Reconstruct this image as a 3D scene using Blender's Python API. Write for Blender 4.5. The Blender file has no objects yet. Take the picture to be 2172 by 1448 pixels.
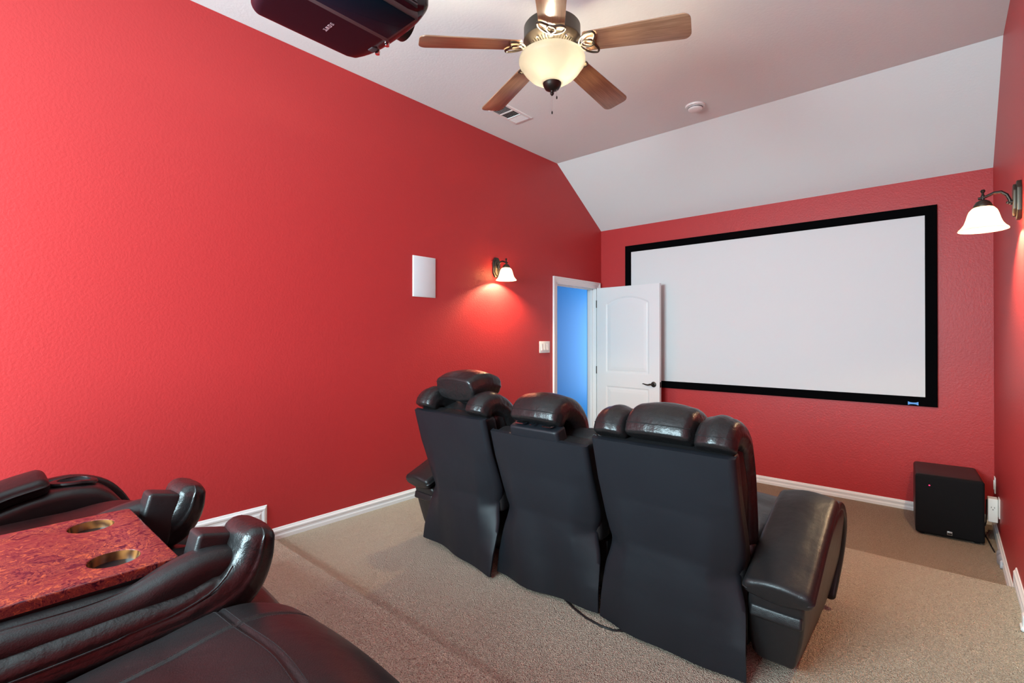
import bpy, bmesh, math, random
import numpy as np
from mathutils import Vector, Matrix
from mathutils.bvhtree import BVHTree

S = bpy.context.scene
COL = S.collection
random.seed(4)
R_ = math.radians

# ------------------------------------------------------------------ camera, world, lights, exposure
cam_d = bpy.data.cameras.new('camera')
cam = bpy.data.objects.new('camera', cam_d)
COL.objects.link(cam)
cam_d.sensor_width = 36.0
cam_d.lens = 1040.88 / 2172 * 36.0
cam_d.shift_y = -14.61 / 2172
cam_d.clip_start = 0.02
cam.location = (0, 0, 1.4555)
cam.rotation_euler = (R_(90 + 0.2218), 0, R_(41.4535))
S.camera = cam

S.view_settings.view_transform = 'Standard'
S.view_settings.look = 'None'
S.view_settings.gamma = 1.0
S.view_settings.use_curve_mapping = False
S.view_settings.exposure = 0.52

world = bpy.data.worlds.new('daylight')
S.world = world
world.use_nodes = True
world.node_tree.nodes['Background'].inputs['Color'].default_value = (0.62, 0.80, 1.0, 1)
world.node_tree.nodes['Background'].inputs['Strength'].default_value = 3.0

# room measures (metres)
XL, XR, YB, YR = -3.211, 0.280, 5.312, -2.2
ZC, ZB, YS = 3.3655, 2.764, 4.39
ZM, ZR = 0.1614, 0.323          # the two platforms
YN1, YN2 = 1.20, 3.64           # their nosings
WIN = (-2.6, -0.5, 1.25, 2.75)   # window behind the viewer: x0, x1, z0, z1


def area(name, loc, rot, sx, sy, power, color):
    l = bpy.data.lights.new(name, 'AREA')
    l.shape = 'RECTANGLE'
    l.size, l.size_y = sx, sy
    l.energy, l.color = power, color
    o = bpy.data.objects.new(name, l)
    o.location, o.rotation_euler = loc, rot
    COL.objects.link(o)
    return o


def point(name, loc, power, color, r=0.03):
    l = bpy.data.lights.new(name, 'POINT')
    l.energy, l.color, l.shadow_soft_size = power, color, r
    o = bpy.data.objects.new(name, l)
    o.location = loc
    COL.objects.link(o)
    return o


WARM = (1.0, 0.85, 0.62)
AMBER = (1.0, 0.72, 0.42)
area('window_daylight', ((WIN[0] + WIN[1]) / 2, YR + 0.28, (WIN[2] + WIN[3]) / 2), (R_(72), 0, 0), 2.0, 1.4, 255, (0.66, 0.92, 1.0))
area('hall_daylight', (-3.84, 7.40, 1.25), (R_(-90), 0, 0), 0.8, 1.7, 17, (0.93, 1.0, 0.98))

# ------------------------------------------------------------------ materials
def material(name, color, rough=0.5, metal=0.0, bumps=(), spec=0.5, coat=0.0, emit=None, noise_col=None):
    m = bpy.data.materials.new(name)
    m.use_nodes = True
    nt = m.node_tree
    b = nt.nodes['Principled BSDF']
    b.inputs['Base Color'].default_value = (*color, 1)
    b.inputs['Roughness'].default_value = rough
    b.inputs['Metallic'].default_value = metal
    b.inputs['Specular IOR Level'].default_value = spec
    b.inputs['Coat Weight'].default_value = coat
    if emit:
        b.inputs['Emission Color'].default_value = (*emit[0], 1)
        b.inputs['Emission Strength'].default_value = emit[1]
    tc = nt.nodes.new('ShaderNodeTexCoord')
    prev = None
    for kind, scale, strength, dist in bumps:
        if kind == 'noise':
            t = nt.nodes.new('ShaderNodeTexNoise')
            t.inputs['Detail'].default_value = 3
            out = t.outputs['Fac']
        else:
            t = nt.nodes.new('ShaderNodeTexVoronoi')
            out = t.outputs['Distance']
        t.inputs['Scale'].default_value = scale
        nt.links.new(tc.outputs['Object'], t.inputs['Vector'])
        bp = nt.nodes.new('ShaderNodeBump')
        bp.inputs['Strength'].default_value = strength
        bp.inputs['Distance'].default_value = dist
        nt.links.new(out, bp.inputs['Height'])
        if prev:
            nt.links.new(prev.outputs['Normal'], bp.inputs['Normal'])
        prev = bp
    if prev:
        nt.links.new(prev.outputs['Normal'], b.inputs['Normal'])
    if noise_col:
        c2, scale, detail = noise_col
        t = nt.nodes.new('ShaderNodeTexNoise')
        t.inputs['Scale'].default_value = scale
        t.inputs['Detail'].default_value = detail
        nt.links.new(tc.outputs['Object'], t.inputs['Vector'])
        rp = nt.nodes.new('ShaderNodeValToRGB')
        rp.color_ramp.elements[0].position = 0.32
        rp.color_ramp.elements[1].position = 0.68
        rp.color_ramp.elements[0].color = (*color, 1)
        rp.color_ramp.elements[1].color = (*c2, 1)
        nt.links.new(t.outputs['Fac'], rp.inputs['Fac'])
        nt.links.new(rp.outputs['Color'], b.inputs['Base Color'])
    return m


RED = material('red_paint', (0.47, 0.030, 0.031), 0.46, bumps=[('noise', 75, 0.42, 0.003), ('noise', 160, 0.25, 0.0015)], spec=0.45)
WHITE_CEIL = material('ceiling_paint', (0.77, 0.825, 0.815), 0.8, bumps=[('noise', 70, 0.3, 0.003)], spec=0.2)
TRIM = material('white_trim_paint', (0.86, 0.86, 0.85), 0.35)
DOORW = material('white_door_paint', (0.78, 0.78, 0.775), 0.42)
BLUE = material('blue_paint', (0.045, 0.35, 0.72), 0.6, bumps=[('noise', 60, 0.2, 0.003)])
PLASTIC_W = material('white_plastic', (0.82, 0.82, 0.80), 0.4)
GRILLE_W = material('white_grille_cloth', (0.74, 0.75, 0.77), 0.75, bumps=[('voronoi', 600, 0.3, 0.001)])
_CB = [('noise', 70, 0.8, 0.012), ('voronoi', 190, 1.0, 0.010)]
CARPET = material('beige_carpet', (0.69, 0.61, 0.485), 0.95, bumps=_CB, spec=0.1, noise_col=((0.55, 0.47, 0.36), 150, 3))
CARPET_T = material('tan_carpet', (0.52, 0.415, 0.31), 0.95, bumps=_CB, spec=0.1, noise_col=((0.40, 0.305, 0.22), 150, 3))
LEATHER = material('black_leather', (0.0125, 0.0122, 0.0130), 0.38, bumps=[('noise', 9, 0.22, 0.02), ('voronoi', 330, 0.22, 0.0012)], spec=0.42)
LEATHER_P = material('black_leather_pleated', (0.0125, 0.0120, 0.0125), 0.30, bumps=[('noise', 22, 0.35, 0.015), ('voronoi', 330, 0.2, 0.0012)], spec=0.45)
VINYL = material('black_vinyl_back', (0.0085, 0.0105, 0.0145), 0.48, bumps=[('noise', 4, 0.2, 0.03), ('voronoi', 420, 0.15, 0.001)], spec=0.36)
THREAD = material('dark_thread', (0.03, 0.03, 0.032), 0.6)
BLACK_P = material('black_plastic', (0.008, 0.008, 0.009), 0.35)
BLACK_GLOSS = material('glossy_black_lid', (0.010, 0.006, 0.011), 0.20, spec=0.32, coat=0.0)
PANEL_NAVY = material('glossy_navy_panel', (0.003, 0.011, 0.022), 0.25, spec=0.06)
CHARCOAL_P = material('charcoal_plastic', (0.055, 0.055, 0.06), 0.4)
FELT = material('black_felt_frame', (0.0018, 0.0018, 0.0022), 0.95, spec=0.04)
SCREEN = material('matte_white_screen', (0.72, 0.72, 0.715), 0.75, spec=0.2)
BRONZE = material('bronze_metal', (0.075, 0.062, 0.047), 0.42, metal=0.75)
BRONZE_D = material('dark_bronze_metal', (0.035, 0.028, 0.024), 0.40, metal=0.7)
CHROME = material('chrome', (0.8, 0.8, 0.82), 0.12, metal=1.0)
TAGBLUE = material('blue_emblem', (0.10, 0.36, 0.85), 0.4)
SILVER = material('silver_badge', (0.6, 0.6, 0.58), 0.3, metal=0.8)
LOGO_P = material('pink_grey_logo', (0.55, 0.36, 0.40), 0.4)
LED = material('red_led', (0.5, 0.0, 0.02), 0.4, emit=((1, 0.02, 0.1), 3))
SUBW = material('black_sub_cabinet', (0.010, 0.009, 0.010), 0.5, bumps=[('noise', 160, 0.2, 0.002)])
CLOTH_B = material('black_speaker_cloth', (0.006, 0.0065, 0.008), 0.9, bumps=[('voronoi', 500, 0.3, 0.001)], spec=0.2)
DARK = material('dark_void', (0.02, 0.02, 0.02), 0.9)
CLEARISH = material('grey_clear_plastic', (0.42, 0.46, 0.52), 0.25)


def wood_blade():
    m = material('brown_blade_wood', (0.22, 0.115, 0.06), 0.34, spec=0.6)
    nt = m.node_tree
    b = nt.nodes['Principled BSDF']
    tc = nt.nodes.new('ShaderNodeTexCoord')
    mp = nt.nodes.new('ShaderNodeMapping')
    mp.inputs['Scale'].default_value = (4, 70, 70)
    t = nt.nodes.new('ShaderNodeTexNoise')
    t.inputs['Scale'].default_value = 1.6
    t.inputs['Detail'].default_value = 4
    t.inputs['Distortion'].default_value = 0.6
    rp = nt.nodes.new('ShaderNodeValToRGB')
    rp.color_ramp.elements[0].position, rp.color_ramp.elements[1].position = 0.3, 0.72
    rp.color_ramp.elements[0].color = (0.25, 0.135, 0.075, 1)
    rp.color_ramp.elements[1].color = (0.42, 0.25, 0.15, 1)
    nt.links.new(tc.outputs['Object'], mp.inputs['Vector'])
    nt.links.new(mp.outputs['Vector'], t.inputs['Vector'])
    nt.links.new(t.outputs['Fac'], rp.inputs['Fac'])
    nt.links.new(rp.outputs['Color'], b.inputs['Base Color'])
    return m


def burl():
    m = material('red_burl_wood', (0.25, 0.04, 0.02), 0.20, spec=0.35, coat=0.15)
    nt = m.node_tree
    b = nt.nodes['Principled BSDF']
    tc = nt.nodes.new('ShaderNodeTexCoord')
    w = nt.nodes.new('ShaderNodeTexNoise')
    w.inputs['Scale'].default_value = 16
    w.inputs['Detail'].default_value = 4
    mixv = nt.nodes.new('ShaderNodeMixRGB')
    mixv.blend_type = 'ADD'
    mixv.inputs['Fac'].default_value = 0.14
    v = nt.nodes.new('ShaderNodeTexNoise')
    v.inputs['Scale'].default_value = 34
    v.inputs['Detail'].default_value = 6
    v.inputs['Roughness'].default_value = 0.58
    v.inputs['Distortion'].default_value = 2.2
    rp = nt.nodes.new('ShaderNodeValToRGB')
    e = rp.color_ramp.elements
    e[0].position, e[0].color = 0.36, (0.030, 0.006, 0.014, 1)
    e[1].position, e[1].color = 0.66, (0.36, 0.075, 0.035, 1)
    for pos, c in ((0.425, (0.075, 0.012, 0.020, 1)), (0.465, (0.20, 0.034, 0.026, 1)), (0.495, (0.085, 0.014, 0.022, 1)), (0.53, (0.25, 0.050, 0.030, 1)), (0.56, (0.11, 0.018, 0.022, 1)), (0.60, (0.28, 0.055, 0.028, 1))):
        x = e.new(pos)
        x.color = c
    nt.links.new(tc.outputs['Object'], w.inputs['Vector'])
    nt.links.new(tc.outputs['Object'], mixv.inputs['Color1'])
    nt.links.new(w.outputs['Color'], mixv.inputs['Color2'])
    nt.links.new(mixv.outputs['Color'], v.inputs['Vector'])
    nt.links.new(v.outputs['Fac'], rp.inputs['Fac'])
    nt.links.new(rp.outputs['Color'], b.inputs['Base Color'])
    return m


def well_wood():
    m = material('brown_cup_well', (0.16, 0.07, 0.02), 0.22, spec=0.5, coat=0.2)
    nt = m.node_tree
    b = nt.nodes['Principled BSDF']
    tc = nt.nodes.new('ShaderNodeTexCoord')
    v = nt.nodes.new('ShaderNodeTexWave')
    v.inputs['Scale'].default_value = 14
    v.inputs['Distortion'].default_value = 9
    v.inputs['Detail'].default_value = 2
    rp = nt.nodes.new('ShaderNodeValToRGB')
    rp.color_ramp.elements[0].color = (0.055, 0.020, 0.008, 1)
    rp.color_ramp.elements[1].color = (0.24, 0.10, 0.03, 1)
    nt.links.new(tc.outputs['Object'], v.inputs['Vector'])
    nt.links.new(v.outputs['Fac'], rp.inputs['Fac'])
    nt.links.new(rp.outputs['Color'], b.inputs['Base Color'])
    return m


def glow_glass(name, color, emit, strength, through=0.5):
    m = bpy.data.materials.new(name)
    m.use_nodes = True
    nt = m.node_tree
    nt.nodes.clear()
    out = nt.nodes.new('ShaderNodeOutputMaterial')
    tr = nt.nodes.new('ShaderNodeBsdfTranslucent')
    df = nt.nodes.new('ShaderNodeBsdfPrincipled')
    df.inputs['Base Color'].default_value = (*color, 1)
    df.inputs['Roughness'].default_value = 0.25
    tr.inputs['Color'].default_value = (*color, 1)
    tc = nt.nodes.new('ShaderNodeTexCoord')
    nz = nt.nodes.new('ShaderNodeTexNoise')
    nz.inputs['Scale'].default_value = 14
    nz.inputs['Detail'].default_value = 4
    nz.inputs['Distortion'].default_value = 1.0
    rp = nt.nodes.new('ShaderNodeValToRGB')
    rp.color_ramp.elements[0].position, rp.color_ramp.elements[1].position = 0.3, 0.7
    rp.color_ramp.elements[0].color = (emit[0], emit[1] * 0.93, emit[2] * 0.82, 1)
    rp.color_ramp.elements[1].color = (*emit, 1)
    em = nt.nodes.new('ShaderNodeEmission')
    em.inputs['Strength'].default_value = strength
    mx = nt.nodes.new('ShaderNodeMixShader')
    mx.inputs['Fac'].default_value = through
    ad = nt.nodes.new('ShaderNodeAddShader')
    nt.links.new(tc.outputs['Object'], nz.inputs['Vector'])
    nt.links.new(nz.outputs['Fac'], rp.inputs['Fac'])
    nt.links.new(rp.outputs['Color'], em.inputs['Color'])
    nt.links.new(df.outputs['BSDF'], mx.inputs[1])
    nt.links.new(tr.outputs['BSDF'], mx.inputs[2])
    nt.links.new(mx.outputs['Shader'], ad.inputs[0])
    nt.links.new(em.outputs['Emission'], ad.inputs[1])
    nt.links.new(ad.outputs['Shader'], out.inputs['Surface'])
    return m


BLADE = wood_blade()
BURL = burl()
WELL = well_wood()
BOWL = glow_glass('alabaster_bowl_glass', (0.225, 0.218, 0.200), (1.0, 0.90, 0.75), 0.08)
SHADE = glow_glass('frosted_shade_glass', (0.66, 0.61, 0.52), (1.0, 0.92, 0.78), 0.12, 0.8)


# ------------------------------------------------------------------ mesh helpers
def link(name, me, mat, parent=None, smooth=True, auto=None):
    me.materials.append(mat)
    if smooth:
        me.polygons.foreach_set('use_smooth', [True] * len(me.polygons))
    if auto is not None:
        me.set_sharp_from_angle(angle=R_(auto))
    o = bpy.data.objects.new(name, me)
    COL.objects.link(o)
    if parent:
        o.parent = parent
    return o


def mesh(name, V, F, fix=True):
    me = bpy.data.meshes.new(name)
    me.from_pydata([tuple(map(float, v)) for v in V], [], F)
    if fix:
        bm = bmesh.new()
        bm.from_mesh(me)
        bmesh.ops.recalc_face_normals(bm, faces=bm.faces)
        bm.to_mesh(me)
        bm.free()
    me.update()
    return me


class MB:
    """collects pieces of one part"""
    def __init__(self):
        self.V, self.F = [], []

    def add(self, V, F):
        n = len(self.V)
        self.V += [tuple(map(float, v)) for v in V]
        self.F += [tuple(i + n for i in f) for f in F]
        return self

    def box(self, x0, x1, y0, y1, z0, z1):
        V = [(x, y, z) for x in (x0, x1) for y in (y0, y1) for z in (z0, z1)]
        return self.add(V, [(0, 1, 3, 2), (4, 6, 7, 5), (0, 4, 5, 1), (2, 3, 7, 6), (0, 2, 6, 4), (1, 5, 7, 3)])

    def prism(self, poly, a0, a1, axis='x'):
        n = len(poly)
        f = {'x': lambda p, a: (a, p[0], p[1]), 'y': lambda p, a: (p[0], a, p[1]), 'z': lambda p, a: (p[0], p[1], a)}[axis]
        V = [f(p, a0) for p in poly] + [f(p, a1) for p in poly]
        F = [tuple(range(n)), tuple(range(n, 2 * n))] + [(i, (i + 1) % n, n + (i + 1) % n, n + i) for i in range(n)]
        return self.add(V, F)

    def tube(self, P, r, k=8, closed=False):
        P = [Vector(p) for p in P]
        n = len(P)
        V, F = [], []
        up = None
        for i, p in enumerate(P):
            if closed:
                t = (P[(i + 1) % n] - P[i - 1]).normalized()
            else:
                t = (P[min(i + 1, n - 1)] - P[max(i - 1, 0)]).normalized()
            if up is None:
                up = t.orthogonal().normalized()
            up = (up - t * up.dot(t)).normalized()
            s = t.cross(up)
            ri = r[i] if hasattr(r, '__len__') else r
            for j in range(k):
                a = 2 * math.pi * j / k
                V.append(p + (up * math.cos(a) + s * math.sin(a)) * ri)
        for i in range(n if closed else n - 1):
            for j in range(k):
                a, b = i * k + j, i * k + (j + 1) % k
                c, d = ((i + 1) % n) * k + (j + 1) % k, ((i + 1) % n) * k + j
                F.append((a, b, c, d))
        if not closed:
            F += [tuple(range(k)), tuple(range((n - 1) * k, n * k))]
        return self.add(V, F)

    def lathe(self, prof, n=32, c=(0, 0, 0)):
        V, F, rows = [], [], []
        for r, z in prof:
            if r < 1e-6:
                rows.append([len(V)])
                V.append((c[0], c[1], c[2] + z))
            else:
                rows.append(list(range(len(V), len(V) + n)))
                V += [(c[0] + r * math.cos(2 * math.pi * j / n), c[1] + r * math.sin(2 * math.pi * j / n), c[2] + z) for j in range(n)]
        for A, B in zip(rows, rows[1:]):
            for j in range(n):
                k = (j + 1) % n
                if len(A) == 1 and len(B) == 1:
                    continue
                if len(A) == 1:
                    F.append((A[0], B[j], B[k]))
                elif len(B) == 1:
                    F.append((A[j], A[k], B[0]))
                else:
                    F.append((A[j], A[k], B[k], B[j]))
        return self.add(V, F)

    def build(self, name, mat, parent=None, smooth=False, auto=None, bevel=0, seg=2):
        me = mesh(name, self.V, self.F)
        if bevel:
            bm = bmesh.new()
            bm.from_mesh(me)
            ed = [e for e in bm.edges if len(e.link_faces) == 2 and e.calc_face_angle(0) > R_(30)]
            bmesh.ops.bevel(bm, geom=ed, offset=bevel, segments=seg, affect='EDGES', profile=0.5)
            bm.to_mesh(me)
            bm.free()
        return link(name, me, mat, parent, smooth or bool(bevel), auto if auto is not None else (40 if (bevel or smooth) else None))


def smooth_rows(rows, n):
    """Catmull-Rom through control rows, n samples"""
    P = np.array(rows, float)
    m = len(P)
    if m == 2:
        t = np.linspace(0, 1, n)[:, None]
        return P[0] * (1 - t) + P[1] * t
    d = np.r_[0, np.cumsum(np.maximum(np.linalg.norm(np.diff(P[:, :2], axis=0), axis=1), 1e-4))]
    T = np.gradient(P, d, axis=0)
    s = np.linspace(0, d[-1], n)
    i = np.clip(np.searchsorted(d, s, 'right') - 1, 0, m - 2)
    h = (d[i + 1] - d[i])[:, None]
    u = ((s - d[i])[:, None]) / h
    return ((2 * u**3 - 3 * u**2 + 1) * P[i] + (u**3 - 2 * u**2 + u) * h * T[i] + (-2 * u**3 + 3 * u**2) * P[i + 1] + (u**3 - u**2) * h * T[i + 1])


def ring(hw, hh, r, k, ex, eh, px, pz):
    r = min(r, hw * 0.999, hh * 0.999)
    pts = []
    for q, (sx, sy) in enumerate(((1, 1), (-1, 1), (-1, -1), (1, -1))):
        for j in range(k + 1):
            a = math.pi / 2 * (q + j / k)
            pts.append((sx * (hw - r) + r * math.cos(a), sy * (hh - r) + r * math.sin(a)))
        e = ex if q in (0, 2) else eh
        L = (hw - r) if q in (0, 2) else (hh - r)
        for j in range(1, e):
            t = j / e
            b = math.sin(math.pi * t)
            if q == 0:
                pts.append((L - 2 * L * t, hh + pz * b))
            elif q == 1:
                pts.append((-hw - px * b, L - 2 * L * t))
            elif q == 2:
                pts.append((-L + 2 * L * t, -hh - pz * b))
            else:
                pts.append((hw + px * b, -L + 2 * L * t))
    return pts


def loft(name, rows, mat, parent, n=40, k=4, ex=10, eh=4, e0=0.02, e1=0.02, px=0.0, pz=0.0, vert=False, nc=5, deform=None, grooves=None, me_only=False):
    """pillow-like body along a path in the YZ plane; rows: y, z, x centre, half width, half thickness, corner radius"""
    P = smooth_rows(rows, n)
    T = np.gradient(P[:, :2], axis=0)
    T /= np.linalg.norm(T, axis=1)[:, None] + 1e-9
    st = []
    for j in range(nc):
        a = math.pi / 2 * j / nc
        st.append((0, -e0 * math.cos(a), e0 * (1 - math.sin(a))))
    st += [(i, 0, 0) for i in range(n)]
    for j in reversed(range(nc)):
        a = math.pi / 2 * j / nc
        st.append((n - 1, e1 * math.cos(a), e1 * (1 - math.sin(a))))
    V, F = [], []
    for i, off, shr in st:
        y, z, xc, hw, hh, r = P[i]
        t = T[i]
        u = np.array((0.0, 1.0)) if vert else np.array((-t[1], t[0]))
        for a, b in ring(max(hw - shr, 0.002), max(hh - shr, 0.002), max(r - shr * 0.3, 0.002), k, ex, eh, px, pz):
            V.append((xc + a, y + t[0] * off + u[0] * b, z + t[1] * off + u[1] * b))
    m = len(V) // len(st)
    for s in range(len(st) - 1):
        for j in range(m):
            F.append((s * m + j, s * m + (j + 1) % m, (s + 1) * m + (j + 1) % m, (s + 1) * m + j))
    for base in (0, (len(st) - 1) * m):
        c = len(V)
        V.append(tuple(np.mean(V[base:base + m], axis=0)))
        F += [(base + j, base + (j + 1) % m, c) for j in range(m)]
    V = np.array(V)
    if deform:
        V = deform(V)
    me = mesh(name, V, F)
    if grooves:
        co = np.empty(len(me.vertices) * 3)
        no = np.empty(len(me.vertices) * 3)
        me.vertices.foreach_get('co', co)
        me.vertices.foreach_get('normal', no)
        co, no = co.reshape(-1, 3), no.reshape(-1, 3)
        D = np.zeros(len(co))
        for axes, pl, depth, width, cond in grooves:
            q = co[:, axes]
            d = np.full(len(co), 9.0)
            pl = np.array(pl, float)
            for a, b in zip(pl, pl[1:]):
                ab = b - a
                t = np.clip(((q - a) @ ab) / (ab @ ab), 0, 1)
                d = np.minimum(d, np.linalg.norm(q - a - t[:, None] * ab, axis=1))
            w = depth * np.exp(-(d / width) ** 2)
            if cond is not None:
                w = w * cond(co, no)
            D = np.maximum(D, w)
        me.vertices.foreach_set('co', (co - no * D[:, None]).ravel())
        me.update()
    if me_only:
        return me
    return link(name, me, mat, parent)


def rbox(name, size, r, mat, parent, loc=(0, 0, 0), n=6, puff=(0, 0, 0), rot=None, deform=None, kc=4):
    """rounded box; puff bulges the faces across x, y and z"""
    h = [s / 2 for s in size]
    ax = []
    for a in range(3):
        rr = min(r, h[a] * 0.999)
        inn = h[a] - rr
        cor = [inn + rr * math.tan(math.pi / 4 * j / kc) for j in range(kc + 1)]
        mid = list(np.linspace(-inn, inn, n + 1))[1:-1]
        ax.append([-c for c in reversed(cor)] + mid + cor)
    L = [len(a) for a in ax]
    idx, V, F = {}, [], []

    def vid(i, j, k):
        key = (i, j, k)
        if key not in idx:
            p = np.array((ax[0][i], ax[1][j], ax[2][k]))
            inner = np.array([np.clip(p[a], -(h[a] - min(r, h[a] * .999)), h[a] - min(r, h[a] * .999)) for a in range(3)])
            d = p - inner
            ln = np.linalg.norm(d)
            q = inner + d / ln * min(r, min(h) * .999) if ln > 1e-9 else p
            f = [1 - (q[a] / h[a]) ** 2 for a in range(3)]
            q = q + np.array((np.sign(p[0]) * puff[0] * max(f[1], 0) * max(f[2], 0) * (abs(p[0]) / h[0]) ** 2,
                              np.sign(p[1]) * puff[1] * max(f[0], 0) * max(f[2], 0) * (abs(p[1]) / h[1]) ** 2,
                              np.sign(p[2]) * puff[2] * max(f[0], 0) * max(f[1], 0) * (abs(p[2]) / h[2]) ** 2))
            idx[key] = len(V)
            V.append(q)
        return idx[key]

    for a in range(3):
        b, c = (a + 1) % 3, (a + 2) % 3
        for side in (0, L[a] - 1):
            for i in range(L[b] - 1):
                for j in range(L[c] - 1):
                    q = []
                    for di, dj in ((0, 0), (1, 0), (1, 1), (0, 1)):
                        t = [0, 0, 0]
                        t[a], t[b], t[c] = side, i + di, j + dj
                        q.append(vid(*t))
                    F.append(tuple(q))
    V = np.array(V)
    if deform:
        V = deform(V)
    if rot is not None:
        V = V @ np.array(Matrix.Rotation(rot[1], 3, rot[0])).T
    V = V + np.array(loc)
    return link(name, mesh(name, V, F), mat, parent)


def empty(name, loc, rz=0.0, parent=None):
    o = bpy.data.objects.new(name, None)
    o.location = loc
    o.rotation_euler = (0, 0, rz)
    o.empty_display_size = 0.1
    COL.objects.link(o)
    if parent:
        o.parent = parent
    return o


def tag(o, label, cat, group=None):
    o['label'], o['category'] = label, cat
    if group:
        o['group'] = group
    return o


def struct(o, label=None):
    o['kind'] = 'structure'
    if label:
        o['label'] = label
    return o


# ------------------------------------------------------------------ room shell
def wall_poly(name, polys, x0, x1, axis, mat, label=None):
    m = MB()
    for p in polys:
        m.prism(p, x0, x1, axis)
    return struct(m.build(name, mat), label)


def ztop(y):
    return ZC if y <= YS else ZC + (ZB - ZC) * (y - YS) / (YB - YS)


DY0, DY1, DZ = 4.372, 5.205, 2.05
wall_poly('wall_left', [
    [(YR, 0), (DY0, 0), (DY0, ZC), (YR, ZC)],
    [(DY0, DZ), (YS, DZ), (YS, ZC), (DY0, ZC)],
    [(YS, DZ), (DY1, DZ), (DY1, ztop(DY1)), (YS, ZC)],
    [(DY1, 0), (YB, 0), (YB, ZB), (DY1, ztop(DY1))]], XL - 0.12, XL, 'x', RED, 'long textured red wall with the doorway at its far end')
wall_poly('wall_right', [[(YR, 0), (YB, 0), (YB, ZB), (YS, ZC), (YR, ZC)]], XR, XR + 0.12, 'x', RED, 'red wall carrying the nearer sconce')
wall_poly('wall_back', [[(XL - 0.12, 0), (XR + 0.12, 0), (XR + 0.12, ZB), (XL - 0.12, ZB)]], YB, YB + 0.12, 'y', RED, 'red wall behind the projection screen')
x0, x1, z0, z1 = WIN
wall_poly('wall_rear', [[(XL - .12, 0), (XR + .12, 0), (XR + .12, z0), (XL - .12, z0)], [(XL - .12, z1), (XR + .12, z1), (XR + .12, ZC), (XL - .12, ZC)],
                        [(XL - .12, z0), (x0, z0), (x0, z1), (XL - .12, z1)], [(x1, z0), (XR + .12, z0), (XR + .12, z1), (x1, z1)]], YR - 0.12, YR, 'y', RED)
m = MB()
for a, b in ((x0, x0 + .05), (x1 - .05, x1), ((x0 + x1) / 2 - .025, (x0 + x1) / 2 + .025)):
    m.box(a, b, YR - .1, YR - .04, z0, z1)
for a, b in ((z0, z0 + .05), (z1 - .05, z1)):
    m.box(x0, x1, YR - .1, YR - .04, a, b)
struct(m.build('window_1', TRIM))
wall_poly('ceiling', [[(YR, ZC), (YS, ZC), (YB, ZB), (YB, ZB + .12), (YS, ZC + .12), (YR, ZC + .12)]], XL - .12, XR + .12, 'x', WHITE_CEIL, 'white ceiling, flat and then sloping down to the screen wall')


def nosed(yr, yn, z, r=0.028):
    """side outline of a carpeted step with a rounded nosing"""
    arc = [(yn - r + r * math.sin(a), z - r + r * math.cos(a)) for a in [math.pi / 2 * i / 6 for i in range(7)]]
    return [(yr, -0.1), (yr, z)] + arc + [(yn, -0.1)]


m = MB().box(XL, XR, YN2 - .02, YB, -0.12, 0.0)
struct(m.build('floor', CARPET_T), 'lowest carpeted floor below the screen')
m = MB().prism(nosed(YN1 - .02, YN2, ZM), XL, XR)
struct(m.build('floor', CARPET, smooth=True, auto=30), 'middle carpeted platform under the front row')
m = MB().prism(nosed(YR, YN1, ZR), XL, XR)
struct(m.build('floor', CARPET, smooth=True, auto=30), 'rear carpeted platform under the second row')

# baseboards: profile (distance from wall, height)
BP = [(0, 0), (.016, 0), (.016, .022), (.012, .03), (.012, .04), (.015, .046), (.015, .055), (.008, .062), (.005, .070), (0, .072)]


def base_run(mb, wall, a0, a1, z, drop=None):
    """wall: 'L', 'R' or 'B'; a0..a1 along it; drop: floor level the mitred end turns down to"""
    n = len(BP)
    if wall == 'B':
        rows = [[(a, YB - d, z + h) for d, h in BP] for a in (a0, a1)]
    else:
        s = 1 if wall == 'L' else -1
        X = XL if wall == 'L' else XR
        rows = [[(X + s * d, a0, z + h) for d, h in BP]]
        if drop is None:
            rows.append([(X + s * d, a1, z + h) for d, h in BP])
        else:
            rows.append([(X + s * d, a1 - (.072 - h), z + h) for d, h in BP])
            rows.append([(X + s * d, a1 - (.072 - h), drop) for d, h in BP])
    V = [p for r in rows for p in r]
    F = [tuple(range(n)), tuple(range(len(V) - n, len(V)))]
    for k in range(len(rows) - 1):
        F += [(k * n + i, k * n + (i + 1) % n, (k + 1) * n + (i + 1) % n, (k + 1) * n + i) for i in range(n)]
    mb.add(V, F)


mb = MB()
base_run(mb, 'L', YR, 1.30, ZR, ZM)
struct(mb.build('baseboard_left', TRIM), 'white baseboard on the rear platform turning down the step')
mb = MB()
base_run(mb, 'L', 1.30, 3.72, ZM, 0)
struct(mb.build('baseboard_left', TRIM), 'white baseboard along the middle platform, left')
mb = MB()
base_run(mb, 'L', 3.72, DY0 - .06, 0)
struct(mb.build('baseboard_left', TRIM))
mb = MB()
base_run(mb, 'R', YR, 1.30, ZR, ZM)
struct(mb.build('baseboard_right', TRIM))
mb = MB()
base_run(mb, 'R', 1.30, 3.72, ZM, 0)
struct(mb.build('baseboard_right', TRIM), 'white baseboard along the middle platform, right')
mb = MB()
base_run(mb, 'R', 3.72, YB, 0)
struct(mb.build('baseboard_right', TRIM), 'white baseboard beside the subwoofer')
mb = MB()
base_run(mb, 'B', XL, XR, 0)
struct(mb.build('baseboard_back', TRIM), 'white baseboard under the screen')

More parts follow.
